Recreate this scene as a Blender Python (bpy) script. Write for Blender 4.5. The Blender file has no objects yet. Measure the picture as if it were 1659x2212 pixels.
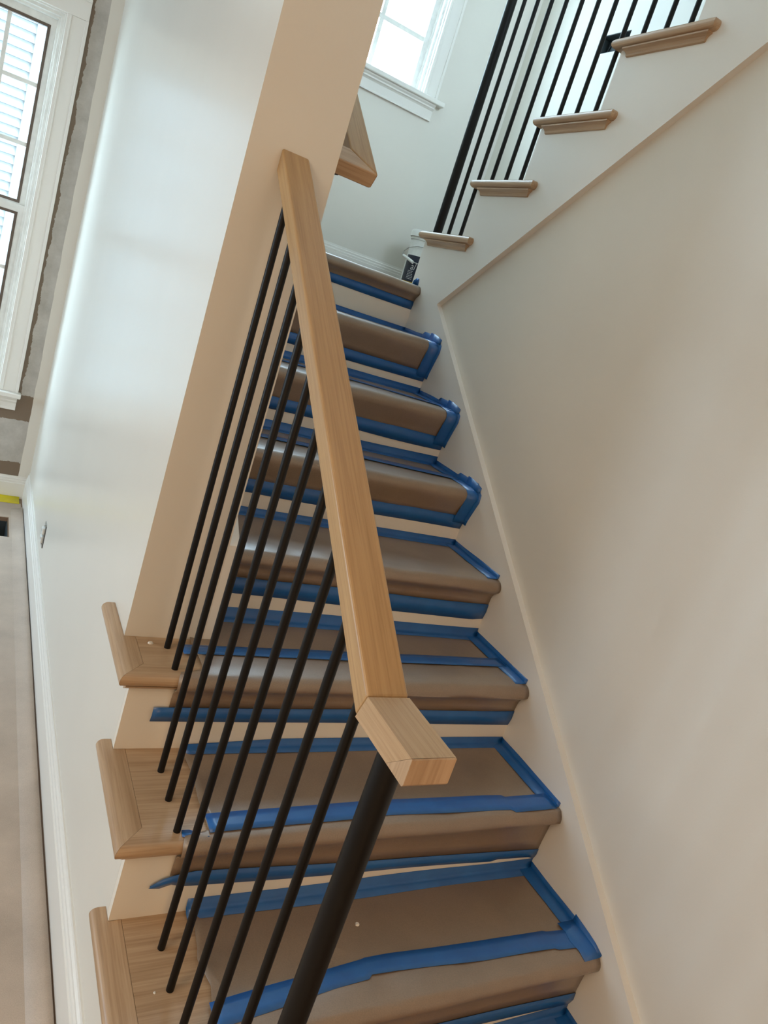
import bpy, bmesh, math, random
from mathutils import Vector, Matrix

random.seed(7)
scene = bpy.context.scene
COL = scene.collection

# ------------------------------------------------------------------ camera
ZL = 1.71                                   # height of the half landing above the floor
cam_d = bpy.data.cameras.new('camera')
cam = bpy.data.objects.new('camera', cam_d)
COL.objects.link(cam)
yaw, pitch, roll = math.radians(31.5808), math.radians(-14.6956), math.radians(18.6342)
fw = Vector((math.sin(yaw) * math.cos(pitch), math.cos(yaw) * math.cos(pitch), math.sin(pitch)))
rt = Vector((math.cos(yaw), -math.sin(yaw), 0))
up = rt.cross(fw)
rt2 = math.cos(roll) * rt + math.sin(roll) * up
up2 = -math.sin(roll) * rt + math.cos(roll) * up
M = Matrix((rt2, up2, -fw)).transposed().to_4x4()
M.translation = Vector((-1.4146, -2.5631, ZL - 0.1259))
cam.matrix_world = M
cam_d.sensor_fit = 'VERTICAL'
cam_d.sensor_height = 24.0
cam_d.lens = 1594.75 / 2212 * 24.0
cam_d.clip_start = 0.05
scene.camera = cam

# ------------------------------------------------------------------ world, light, exposure
world = bpy.data.worlds.new('overcast_sky')
scene.world = world
world.use_nodes = True
bg = world.node_tree.nodes['Background']
bg.inputs[0].default_value = (0.60, 0.81, 1.0, 1)
bg.inputs[1].default_value = 18.0

scene.view_settings.view_transform = 'Standard'
scene.view_settings.look = 'None'
scene.view_settings.gamma = 1.0
scene.view_settings.use_curve_mapping = False
scene.view_settings.exposure = 0.12


def area(name, loc, direction, sx, sy, power=0, color=(1, 1, 1), portal=False, shape='RECTANGLE', spread=None):
    d = bpy.data.lights.new(name, 'AREA')
    d.shape = shape
    d.size, d.size_y = sx, sy
    d.energy = power
    d.color = color
    if spread:
        d.spread = spread
    d.cycles.is_portal = portal
    o = bpy.data.objects.new(name, d)
    COL.objects.link(o)
    o.location = loc
    o.rotation_euler = Vector(direction).to_track_quat('-Z', 'Y').to_euler()
    return o


YB = 1.68          # inner face of the exterior back wall
XFAR = -5.2        # far side of the living room
YFRONT = -5.0      # wall behind the camera
XOUT = 1.11        # outer wall of the stairwell
# daylight enters through the wall openings
area('window_daylight_landing', (-0.135, YB + 0.16, ZL + 1.935), (0, -1, 0), 1.36, 1.82, portal=True)
area('window_daylight_room', (-1.66, YB + 0.16, 1.48), (0, -1, 0), 0.78, 1.76, portal=True)
area('window_daylight_far', (XFAR - 0.16, -0.45, 1.225), (1, 0, 0), 0.84, 1.05, portal=True)
area('window_daylight_far', (XFAR - 0.16, 0.95, 1.225), (1, 0, 0), 0.84, 1.05, portal=True)
area('daylight_fill_upstairs', (0.325, YFRONT - 0.16, 4.25), (0, 1, 0), 1.45, 2.1, portal=True)  # unseen opening, added to brighten the landing wall
# warm fill lights added out of view
WARM = (1.0, 0.54, 0.20)
area('warm_fill_light', (-0.7, -4.5, 2.70), (0, 0, -1), 0.4, 0.4, 5, WARM, shape='DISK')
area('warm_fill_light', (-2.0, -4.6, 1.00), (0.25, 1, 0.1), 0.6, 0.6, 12.5, WARM, shape='DISK')  # added low fill, evens the warm tone down the wall end
area('soft_fill_light', (-3.3, -2.7, 2.70), (0.45, 0.1, -1), 1.3, 1.3, 48, (1.0, 0.78, 0.55), shape='DISK')  # added soft fill to brighten the right wall, no panel modelled


# ------------------------------------------------------------------ helpers


def link(o):
    COL.objects.link(o)
    return o


def empty(name, loc):
    o = bpy.data.objects.new(name, None)
    o.empty_display_size = 0.05
    o.location = loc
    return link(o)


def tag(o, label, cat, group=None):
    o['label'] = label
    o['category'] = cat
    if group:
        o['group'] = group
    return o


def base_of(o):
    p = Vector((0, 0, 0))
    while o is not None:
        p = p + Vector(o.location)
        o = o.parent
    return p


def mesh_obj(name, verts, faces, mat, parent=None, smooth=None, origin=None, kind=None, solid=None):
    """World-space verts; local to the parent's base (or to origin)."""
    if origin is None and parent is None and kind is None:
        xs = [v[0] for v in verts]; ys = [v[1] for v in verts]; zs = [v[2] for v in verts]
        origin = ((min(xs) + max(xs)) / 2, (min(ys) + max(ys)) / 2, min(zs))
    b = base_of(parent) if parent is not None else Vector(origin or (0, 0, 0))
    me = bpy.data.meshes.new(name)
    me.from_pydata([tuple(Vector(v) - b) for v in verts], [], faces)
    bm = bmesh.new(); bm.from_mesh(me)
    bmesh.ops.recalc_face_normals(bm, faces=bm.faces)
    bm.to_mesh(me); bm.free()
    me.materials.append(mat)
    o = bpy.data.objects.new(name, me)
    if parent is not None:
        o.parent = parent
    else:
        o.location = b
    link(o)
    if smooth is not None:
        for p in me.polygons:
            p.use_smooth = True
        try:
            me.set_sharp_from_angle(angle=math.radians(smooth))
        except Exception:
            pass
    if solid:
        m = o.modifiers.new('thickness', 'SOLIDIFY'); m.thickness = solid; m.offset = 1
    if kind:
        o['kind'] = kind
    return o


class MB:
    """collects verts/faces"""
    def __init__(self):
        self.v, self.f = [], []

    def add(self, v, f):
        n = len(self.v)
        self.v += [tuple(p) for p in v]
        self.f += [tuple(i + n for i in q) for q in f]
        return self

    def box(self, x0, x1, y0, y1, z0, z1):
        v = [(x0, y0, z0), (x1, y0, z0), (x1, y1, z0), (x0, y1, z0), (x0, y0, z1), (x1, y0, z1), (x1, y1, z1), (x0, y1, z1)]
        return self.add(v, [(0, 3, 2, 1), (4, 5, 6, 7), (0, 1, 5, 4), (1, 2, 6, 5), (2, 3, 7, 6), (3, 0, 4, 7)])

    def prism(self, poly, a0, a1, axis='X'):
        """extrude polygon; poly in the other two axes (cyclic order kept)"""
        n = len(poly)
        def mk(p, a):
            return {'X': (a, p[0], p[1]), 'Y': (p[0], a, p[1]), 'Z': (p[0], p[1], a)}[axis]
        f0 = (lambda p: a0) if not callable(a0) else a0
        f1 = (lambda p: a1) if not callable(a1) else a1
        v = [mk(p, f0(p)) for p in poly] + [mk(p, f1(p)) for p in poly]
        f = [tuple(range(n)), tuple(range(2 * n - 1, n - 1, -1))]
        f += [(i, (i + 1) % n, n + (i + 1) % n, n + i) for i in range(n)]
        return self.add(v, f)

    def tube(self, pts, r, seg=12, cap=True):
        pts = [Vector(p) for p in pts]
        rr = r if isinstance(r, (list, tuple)) else [r] * len(pts)
        v = []; f = []
        t0 = (pts[1] - pts[0]).normalized()
        ref = Vector((0, 0, 1)) if abs(t0.z) < 0.9 else Vector((1, 0, 0))
        nrm = (ref - t0 * ref.dot(t0)).normalized()
        for i, p in enumerate(pts):
            t = (pts[min(i + 1, len(pts) - 1)] - pts[max(i - 1, 0)]).normalized()
            nrm = (nrm - t * nrm.dot(t)).normalized()
            b = t.cross(nrm)
            for k in range(seg):
                a = 2 * math.pi * k / seg
                v.append(p + (nrm * math.cos(a) + b * math.sin(a)) * rr[i])
        for i in range(len(pts) - 1):
            for k in range(seg):
                f.append((i * seg + k, i * seg + (k + 1) % seg, (i + 1) * seg + (k + 1) % seg, (i + 1) * seg + k))
        if cap:
            f.append(tuple(range(seg - 1, -1, -1)))
            f.append(tuple(range((len(pts) - 1) * seg, len(pts) * seg)))
        return self.add(v, f)

    def lathe(self, c, prof, seg=32, a0=0.0, a1=2 * math.pi):
        """prof: (r, z)"""
        full = abs(a1 - a0 - 2 * math.pi) < 1e-6
        n = seg if full else seg + 1
        v = []; f = []
        for (r, z) in prof:
            for k in range(n):
                a = a0 + (a1 - a0) * k / seg
                v.append((c[0] + r * math.cos(a), c[1] + r * math.sin(a), c[2] + z))
        for i in range(len(prof) - 1):
            for k in range(seg):
                k2 = (k + 1) % n
                f.append((i * n + k, i * n + k2, (i + 1) * n + k2, (i + 1) * n + k))
        return self.add(v, f)

    def ring(self, x0, x1, z0, z1, w, y0, y1):
        """rectangular picture-frame ring in an XZ plane, mitred"""
        wl = w if isinstance(w, (list, tuple)) else (w, w, w, w)   # left right bottom top
        o = [(x0, z0), (x1, z0), (x1, z1), (x0, z1)]
        i = [(x0 + wl[0], z0 + wl[2]), (x1 - wl[1], z0 + wl[2]), (x1 - wl[1], z1 - wl[3]), (x0 + wl[0], z1 - wl[3])]
        v = [(p[0], y0, p[1]) for p in o + i] + [(p[0], y1, p[1]) for p in o + i]
        f = []
        for k in range(4):
            a, b = k, (k + 1) % 4
            f += [(a, b, 4 + b, 4 + a), (8 + a, 12 + a, 12 + b, 8 + b), (a, 8 + a, 8 + b, b), (4 + a, 4 + b, 12 + b, 12 + a)]
        return self.add(v, f)

    def obj(self, name, mat, parent=None, **k):
        return mesh_obj(name, self.v, self.f, mat, parent, **k)


def slab_with_holes(axis, a0, a1, u0, u1, w0, w1, holes):
    """axis-aligned slab of thickness a0..a1 with rectangular holes (u0,u1,w0,w1)"""
    us = sorted({u0, u1} | {h[0] for h in holes} | {h[1] for h in holes})
    ws = sorted({w0, w1} | {h[2] for h in holes} | {h[3] for h in holes})
    us = [u for u in us if u0 <= u <= u1]; ws = [w for w in ws if w0 <= w <= w1]
    solid = {}
    for i in range(len(us) - 1):
        for j in range(len(ws) - 1):
            cu, cw = (us[i] + us[i + 1]) / 2, (ws[j] + ws[j + 1]) / 2
            solid[i, j] = not any(h[0] < cu < h[1] and h[2] < cw < h[3] for h in holes)
    idx = {}; v = []; f = []
    def mk(i, j, s):
        key = (i, j, s)
        if key not in idx:
            a = (a0, a1)[s]; u = us[i]; w = ws[j]
            v.append({'X': (a, u, w), 'Y': (u, a, w), 'Z': (u, w, a)}[axis]); idx[key] = len(v) - 1
        return idx[key]
    for (i, j), s in solid.items():
        if not s:
            continue
        f.append((mk(i, j, 0), mk(i + 1, j, 0), mk(i + 1, j + 1, 0), mk(i, j + 1, 0)))
        f.append((mk(i, j, 1), mk(i, j + 1, 1), mk(i + 1, j + 1, 1), mk(i + 1, j, 1)))
        for (di, dj, e) in ((-1, 0, ((i, j), (i, j + 1))), (1, 0, ((i + 1, j), (i + 1, j + 1))), (0, -1, ((i, j), (i + 1, j))), (0, 1, ((i, j + 1), (i + 1, j + 1)))):
            if not solid.get((i + di, j + dj), False):
                (p, q) = e
                f.append((mk(*p, 0), mk(*q, 0), mk(*q, 1), mk(*p, 1)))
    m = MB(); m.add(v, f)
    return m


def bevel(o, w, seg=2, angle=30):
    m = o.modifiers.new('edge', 'BEVEL'); m.width = w; m.segments = seg; m.limit_method = 'ANGLE'; m.angle_limit = math.radians(angle)
    return o


# ------------------------------------------------------------------ materials


def new_mat(name):
    m = bpy.data.materials.new(name)
    m.use_nodes = True
    nt = m.node_tree
    return m, nt, nt.nodes['Principled BSDF']


def nd(nt, t, **k):
    n = nt.nodes.new(t)
    for a, b in k.items():
        if a == 'inputs':
            for i, val in b.items():
                n.inputs[i].default_value = val
        else:
            setattr(n, a, b)
    return n


def ramp(nt, fac, stops):
    r = nd(nt, 'ShaderNodeValToRGB')
    e = r.color_ramp.elements
    while len(e) > 1:
        e.remove(e[-1])
    e[0].position, e[0].color = stops[0][0], (*stops[0][1], 1)
    for p, c in stops[1:]:
        x = e.new(p); x.color = (*c, 1)
    nt.links.new(fac, r.inputs[0])
    return r.outputs[0]


def coords(nt, scale=(1, 1, 1), rot=(0, 0, 0)):
    scale = tuple(1.0 / x for x in scale)
    tc = nd(nt, 'ShaderNodeTexCoord')
    mp = nd(nt, 'ShaderNodeMapping')
    mp.vector_type = 'TEXTURE'
    mp.inputs['Scale'].default_value = scale
    mp.inputs['Rotation'].default_value = rot
    nt.links.new(tc.outputs['Object'], mp.inputs[0])
    return mp.outputs[0]


def noise(nt, vec, scale, detail=3, rough=0.5, out=0):
    n = nd(nt, 'ShaderNodeTexNoise')
    n.inputs['Scale'].default_value = scale
    n.inputs['Detail'].default_value = detail
    n.inputs['Roughness'].default_value = rough
    nt.links.new(vec, n.inputs['Vector'])
    return n.outputs[out]


def bump(nt, bsdf, h, strength, dist=0.002):
    b = nd(nt, 'ShaderNodeBump')
    b.inputs['Strength'].default_value = strength
    b.inputs['Distance'].default_value = dist
    nt.links.new(h, b.inputs['Height'])
    nt.links.new(b.outputs[0], bsdf.inputs['Normal'])


def paint(name, c, rough=0.4, var=0.04, bumpy=0.08, spec=0.5):
    m, nt, p = new_mat(name)
    v = coords(nt)
    n = noise(nt, v, 2.2, 4, 0.55)
    lo = tuple(x * (1 - var) for x in c); hi = tuple(min(1, x * (1 + var)) for x in c)
    nt.links.new(ramp(nt, n, [(0.3, lo), (0.7, hi)]), p.inputs['Base Color'])
    p.inputs['Roughness'].default_value = rough
    p.inputs['Specular IOR Level'].default_value = spec
    bump(nt, p, noise(nt, v, 260, 3, 0.6), bumpy, 0.0012)
    return m


def wood(name, rot=(0, 0, 0), light=(0.55, 0.38, 0.235), dark=(0.41, 0.265, 0.15), rough=0.36, scale=1.0):
    m, nt, p = new_mat(name)
    v = coords(nt, (1.0 * scale, 22 * scale, 22 * scale), rot)
    warp = noise(nt, v, 1.1, 3, 0.5, 1)
    add = nd(nt, 'ShaderNodeMixRGB', blend_type='ADD'); add.inputs[0].default_value = 0.5
    nt.links.new(v, add.inputs[1]); nt.links.new(warp, add.inputs[2])
    n1 = noise(nt, add.outputs[0], 2.4, 4, 0.62)
    v2 = coords(nt, (6 * scale, 260 * scale, 260 * scale), rot)
    n2 = noise(nt, v2, 1.0, 3, 0.6)
    base = ramp(nt, n1, [(0.32, dark), (0.5, tuple((a + b) / 2 for a, b in zip(light, dark))), (0.66, light)])
    pore = ramp(nt, n2, [(0.35, (0.82, 0.78, 0.74)), (0.55, (1, 1, 1))])
    mul = nd(nt, 'ShaderNodeMixRGB', blend_type='MULTIPLY'); mul.inputs[0].default_value = 0.8
    nt.links.new(base, mul.inputs[1]); nt.links.new(pore, mul.inputs[2])
    nt.links.new(mul.outputs[0], p.inputs['Base Color'])
    p.inputs['Roughness'].default_value = rough
    bump(nt, p, n2, 0.12, 0.001)
    return m


def plain(name, c, rough=0.5, metallic=0.0, spec=0.5):
    m, nt, p = new_mat(name)
    v = coords(nt)
    n = noise(nt, v, 30, 2)
    nt.links.new(ramp(nt, n, [(0.3, tuple(x * 0.93 for x in c)), (0.7, tuple(min(1, x * 1.05) for x in c))]), p.inputs['Base Color'])
    p.inputs['Roughness'].default_value = rough
    p.inputs['Metallic'].default_value = metallic
    p.inputs['Specular IOR Level'].default_value = spec
    return m


def kraft(name, c, rough=0.42, speck=0.25, coat=0.0):
    m, nt, p = new_mat(name)
    v = coords(nt)
    big = noise(nt, v, 5, 4, 0.6)
    col = ramp(nt, big, [(0.3, tuple(x * 0.84 for x in c)), (0.7, tuple(x * 1.12 for x in c))])
    fine = noise(nt, v, 420, 3, 0.7)
    f2 = ramp(nt, fine, [(0.3, (1 - speck,) * 3), (0.6, (1, 1, 1))])
    mul = nd(nt, 'ShaderNodeMixRGB', blend_type='MULTIPLY'); mul.inputs[0].default_value = 1
    nt.links.new(col, mul.inputs[1]); nt.links.new(f2, mul.inputs[2])
    nt.links.new(mul.outputs[0], p.inputs['Base Color'])
    p.inputs['Roughness'].default_value = rough
    p.inputs['Coat Weight'].default_value = coat
    p.inputs['Coat Roughness'].default_value = 0.46
    p.inputs['Coat IOR'].default_value = 1.85
    bump(nt, p, noise(nt, v, 26, 5, 0.65), 0.12, 0.006)
    return m


CREAM = (0.74, 0.705, 0.63)
M_wall = paint('wall_paint_satin', CREAM, 0.29, 0.02, 0.06, 0.32)
M_wallflat = paint('wall_paint_eggshell', CREAM, 0.5, 0.025, 0.10)
M_trim = paint('trim_paint_white', (0.80, 0.775, 0.72), 0.34, 0.01, 0.008)
M_riser = paint('riser_paint_white', (0.80, 0.75, 0.66), 0.4, 0.02, 0.03)
M_vinyl = plain('window_vinyl_white', (0.78, 0.77, 0.72), 0.5, 0.0, 0.3)
M_gasket = plain('window_gasket_bronze', (0.11, 0.08, 0.06), 0.5)
M_oakX = wood('oak_grain_x')
M_oakY = wood('oak_grain_y', (0, 0, math.radians(90)))
M_oakZ = wood('oak_grain_z', (0, math.radians(-90), 0))
M_rail = wood('oak_rail', (0, math.radians(-36.2), math.radians(90)), (0.51, 0.325, 0.155), (0.425, 0.26, 0.115))
M_railY = wood('oak_rail_level', (0, 0, math.radians(90)), (0.54, 0.365, 0.21), (0.44, 0.285, 0.15))
M_paper = kraft('kraft_paper_brown', (0.255, 0.168, 0.10), 0.36, 0.25, 1.0)
M_floorpaper = kraft('floor_paper_tan', (0.53, 0.43, 0.345), 0.55, 0.15)
M_black = plain('black_metal', (0.0045, 0.0038, 0.0034), 0.45, 0.0, 0.25)
M_dark = plain('dark_void', (0.02, 0.018, 0.016), 0.8)
M_sub = plain('floor_wood_dark', (0.25, 0.16, 0.10), 0.6)
M_ceil = paint('ceiling_paint', (0.78, 0.77, 0.74), 0.7, 0.01, 0.03)
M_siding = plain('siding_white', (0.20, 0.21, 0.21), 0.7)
M_ground = plain('yard_gravel', (0.30, 0.31, 0.27), 0.9)
M_yellow = plain('yellow_tape', (0.72, 0.60, 0.02), 0.5)
M_bucket = plain('bucket_plastic_white', (0.78, 0.78, 0.74), 0.35)
M_navy = plain('label_navy', (0.008, 0.012, 0.03), 0.4)
M_gold = plain('label_gold', (0.55, 0.36, 0.04), 0.4)
M_labelwhite = plain('label_print_white', (0.6, 0.6, 0.6), 0.5)
M_steel = plain('steel_wire', (0.5, 0.5, 0.48), 0.35, 0.9)
M_boxgrey = plain('electrical_box_grey', (0.05, 0.065, 0.07), 0.5)
M_chip = plain('paint_chip_white', (0.75, 0.70, 0.62), 0.7)


def tape_mat():
    m, nt, p = new_mat('painters_tape_blue')
    v = coords(nt)
    n = noise(nt, v, 14, 4, 0.6)
    nt.links.new(ramp(nt, n, [(0.3, (0.004, 0.090, 0.32)), (0.7, (0.008, 0.125, 0.40))]), p.inputs['Base Color'])
    p.inputs['Roughness'].default_value = 0.42
    p.inputs['Coat Weight'].default_value = 0.5
    p.inputs['Coat Roughness'].default_value = 0.3
    bump(nt, p, noise(nt, v, 60, 4, 0.7), 0.25, 0.002)
    return m


M_tape = tape_mat()


def glass_mat():
    m, nt, p = new_mat('window_glass')
    nt.nodes.remove(p)
    tr = nd(nt, 'ShaderNodeBsdfTransparent'); gl = nd(nt, 'ShaderNodeBsdfGlossy')
    tr.inputs[0].default_value = (0.97, 0.985, 0.98, 1)
    gl.inputs['Roughness'].default_value = 0.02
    lw = nd(nt, 'ShaderNodeLayerWeight'); lw.inputs[0].default_value = 0.5
    pw = nd(nt, 'ShaderNodeMath', operation='POWER'); pw.inputs[1].default_value = 5.0
    nt.links.new(lw.outputs['Facing'], pw.inputs[0])
    fr = nd(nt, 'ShaderNodeMath', operation='MULTIPLY_ADD'); fr.inputs[1].default_value = 0.92; fr.inputs[2].default_value = 0.03
    nt.links.new(pw.outputs[0], fr.inputs[0])
    mx = nd(nt, 'ShaderNodeMixShader')
    nt.links.new(fr.outputs[0], mx.inputs[0]); nt.links.new(tr.outputs[0], mx.inputs[1]); nt.links.new(gl.outputs[0], mx.inputs[2])
    nt.links.new(mx.outputs[0], nt.nodes['Material Output'].inputs[0])
    return m


M_glass = glass_mat()


def drywall_mat():
    """back wall of the room: painted at the corner, joint compound and raw board round the window"""
    m, nt, p = new_mat('wall_raw_drywall')
    v = coords(nt)
    sep = nd(nt, 'ShaderNodeSeparateXYZ')
    wob = noise(nt, v, 26, 5, 0.7)
    wob2 = noise(nt, v, 7, 3, 0.6)
    nt.links.new(v, sep.inputs[0])

    def math_(op, a, b):
        n = nd(nt, 'ShaderNodeMath', operation=op)
        for i, x in enumerate((a, b)):
            if isinstance(x, (int, float)):
                n.inputs[i].default_value = x
            else:
                nt.links.new(x, n.inputs[i])
        return n.outputs[0]

    wsum = math_('ADD', math_('MULTIPLY', math_('SUBTRACT', wob, 0.5), 0.030), math_('MULTIPLY', math_('SUBTRACT', wob2, 0.5), 0.03))
    X = math_('ADD', sep.outputs[0], wsum)
    Z = math_('ADD', sep.outputs[2], wsum)
    smooth_x = math_('ADD', sep.outputs[0], math_('MULTIPLY', math_('SUBTRACT', wob2, 0.5), 0.012))

    def gt(a, b): return math_('GREATER_THAN', a, b)
    def lt(a, b): return math_('LESS_THAN', a, b)

    brown = lt(X, -1.158)                                     # raw strip beside the casing
    patch = math_('MULTIPLY', lt(Z, ZL - 1.135), gt(Z, ZL - 1.275))
    patch = math_('MULTIPLY', patch, 1.0)
    low = lt(Z, ZL - 1.51)
    under = math_('MULTIPLY', lt(Z, ZL - 1.275), gt(Z, ZL - 1.51))
    brown = math_('MULTIPLY', brown, math_('SUBTRACT', 1.0, under))
    brown = math_('MAXIMUM', brown, math_('MAXIMUM', patch, low))
    painted = gt(smooth_x, -1.098)
    mudc = ramp(nt, noise(nt, v, 9, 5, 0.7), [(0.3, (0.40, 0.375, 0.335)), (0.7, (0.56, 0.53, 0.485))])
    mx1 = nd(nt, 'ShaderNodeMixRGB'); nt.links.new(brown, mx1.inputs[0]); nt.links.new(mudc, mx1.inputs[1]); mx1.inputs[2].default_value = (0.20, 0.145, 0.10, 1)
    mx2 = nd(nt, 'ShaderNodeMixRGB'); nt.links.new(painted, mx2.inputs[0]); nt.links.new(mx1.outputs[0], mx2.inputs[1]); mx2.inputs[2].default_value = (*CREAM, 1)
    nt.links.new(mx2.outputs[0], p.inputs['Base Color'])
    p.inputs['Roughness'].default_value = 0.65
    bump(nt, p, wob, 0.15, 0.003)
    return m


M_drywall = drywall_mat()

# ------------------------------------------------------------------ dimensions
RUN, R, NS = 0.25352, 0.19, 0.0258
XL, WT = -1.0436, 0.1744
XI = XL + WT                    # inner face of the stair wall
YWE = -1.1054                   # end of the stair wall
TH = 0.027
XRET = XL - 0.0285
ZC1, Z2F, ZC2 = 2.75, ZL + 7 * R, 5.5


def N(k): return -(k - 1) * RUN
ZLAND = ZL - 0.014
def Z(k): return ZL - (k - 1) * R if k > 1 else ZLAND


# ------------------------------------------------------------------ setting
W1 = (-2.06, -1.262, ZL - 1.125, ZL + 0.665)          # room window opening
W2 = (-0.82, 0.551, ZL + 1.05, ZL + 2.85)             # landing window opening
VENT = (-1.31, -1.131, 1.124, 1.37)
SBOX = (0.785, 1.0, ZL + 1.414, ZL + 1.502)

slab_with_holes('Z', -0.10, 0.0, XFAR, 0.02, YFRONT, YB, [VENT]).obj('floor', M_sub, kind='structure')
slab_with_holes('Y', YB, YB + 0.15, XFAR - 0.15, XL + 0.06, -0.1, ZC2, [W1]).obj('wall_back', M_drywall, kind='structure')
slab_with_holes('Y', YB, YB + 0.15, XL + 0.06, XOUT + 0.15, -0.1, ZC2, [(W2[0], W2[1], W2[2] - 0.035, W2[3])]).obj('wall_landing', M_wallflat, kind='structure')
slab_with_holes('X', XOUT, XOUT + 0.15, YFRONT, YB, -0.1, ZC2, [SBOX]).obj('wall_stairwell', M_wallflat, kind='structure')
slab_with_holes('X', XFAR - 0.15, XFAR, YFRONT, YB, -0.1, ZC2, [(-0.87, -0.03, 0.7, 1.75), (0.53, 1.37, 0.7, 1.75)]).obj('wall_far', M_wallflat, kind='structure')
slab_with_holes('Y', YFRONT - 0.15, YFRONT, XFAR - 0.15, XOUT + 0.15, -0.1, ZC2, [(-0.4, 1.05, 3.2, 5.3)]).obj('wall_front', M_wallflat, kind='structure')
m = MB()
m.box(XFAR, XL, YFRONT, YB, ZC1, Z2F - 0.001)
m.box(XL, 0.0, YFRONT, -1.9, ZC1, Z2F - 0.001)
m.obj('ceiling', M_ceil, kind='structure')
MB().box(XFAR - 0.15, XOUT + 0.15, YFRONT - 0.15, YB + 0.15, ZC2, ZC2 + 0.1).obj('ceiling_upper', M_ceil, kind='structure')
MB().box(0.13, XOUT, YFRONT, 0.11 - 6 * RUN, Z2F - 0.29, Z2F).obj('floor_upper', M_sub, kind='structure')
MB().box(XI, XOUT, 0.045, YB, ZL - 0.25, ZLAND).obj('floor_landing', M_sub, kind='structure')

# stair wall: full height behind its end, stepped under the open treads
poly = [(YB, 0.0), (YB, ZC2), (YWE, ZC2), (YWE, Z(6) - TH - 0.0006)]
for k in (6, 7, 8, 9):
    yr = N(k) + NS + 0.0166
    if k == 6:
        poly += [(yr, Z(6) - TH - 0.0006), (yr, Z(7) - TH - 0.0006)]
    else:
        poly += [(yr, Z(k) - TH - 0.0006), (yr, max(Z(k + 1) - TH - 0.0006, 0.0))]
wl = MB().prism(poly, XL, XI).obj('wall_left', M_wall, kind='structure')

# right wall under the upper flight (drywall face set back behind the trim boards)
YU = 0.11
def zlow(y): return ZL - 0.053 + 0.7217 * (-0.151 - y)       # lower edge of the upper stringer
def zskirt(y): return ZL + 0.0568 + 0.74945 * y              # upper edge of the lower skirt
yend = YU - 6 * RUN - NS - 0.018
MB().prism([(0.06, 0.0), (0.06, zlow(0.06) + 0.03), (yend, zlow(yend) + 0.06), (yend, Z2F), (YFRONT, Z2F), (YFRONT, 0.0)], 0.02, 0.13).obj('wall_right', M_wallflat, kind='structure')

# lower skirt board and upper stringer
MB().prism([(-0.151, zskirt(-0.151)), (-2.3, zskirt(-2.3)), (-2.34, 0.0), (0.084, 0.0), (0.084, ZL - 0.25), (-0.151, ZL - 0.25)], 0.0, 0.02).obj('trim_1', M_trim, kind='structure')
poly = [(0.084, ZL - 0.25), (0.084, ZL + R - TH)]
for k in range(2, 8):
    y0 = YU - (k - 1) * RUN - NS
    poly += [(y0, ZL + (k - 1) * R - TH), (y0, ZL + k * R - TH)]
poly += [(-1.9, ZL + 7 * R - TH), (-1.9, zlow(-1.9)), (-0.151, ZL - 0.053), (-0.151, ZL - 0.25)]
MB().prism(poly, 0.0, 0.02).obj('trim_2', M_trim, kind='structure')
# skirt on the inner face of the stair wall, turning into the landing baseboard
za = ZL - 0.711
MB().prism([(YWE, za), (YWE, Z(6) - 0.0), (YWE + 0.1, Z(6) - 0.1), (-0.1, ZL - 0.5), (YB, ZL - 0.4), (YB, ZL + 0.14), (0.031, ZL + 0.14)], XI, XI + 0.024).obj('trim_3', M_trim, kind='structure')

# baseboards


def baseboard(name, x0, y0, x1, y1, h, side, z=0.0):
    """profiled board along X or Y; side = direction it stands proud"""
    prof = [(0, 0), (0.016, 0), (0.016, h * 0.70), (0.0125, h * 0.715), (0.0125, h * 0.80), (0.0095, h * 0.83), (0.0095, h * 0.90), (0.005, h * 0.93), (0.004, h), (0, h)]
    mm = MB()
    if y0 == y1:
        mm.prism([(0, 0)] * 0 + [(y0 + side * d, z + e) for d, e in prof], x0, x1, 'X')
    else:
        mm.prism([(x0 + side * d, z + e) for d, e in prof], y0, y1, 'Y')
    return mm.obj(name, M_trim, kind='structure')


baseboard('baseboard_left', XL, -2.0, XL, YB - 0.016, 0.158, -1)
baseboard('baseboard_back', XFAR, YB, XL, YB, 0.125, -1)
baseboard('baseboard_landing', XI + 0.024, YB, XOUT, YB, 0.14, -1, ZLAND)

# ------------------------------------------------------------------ windows


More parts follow.
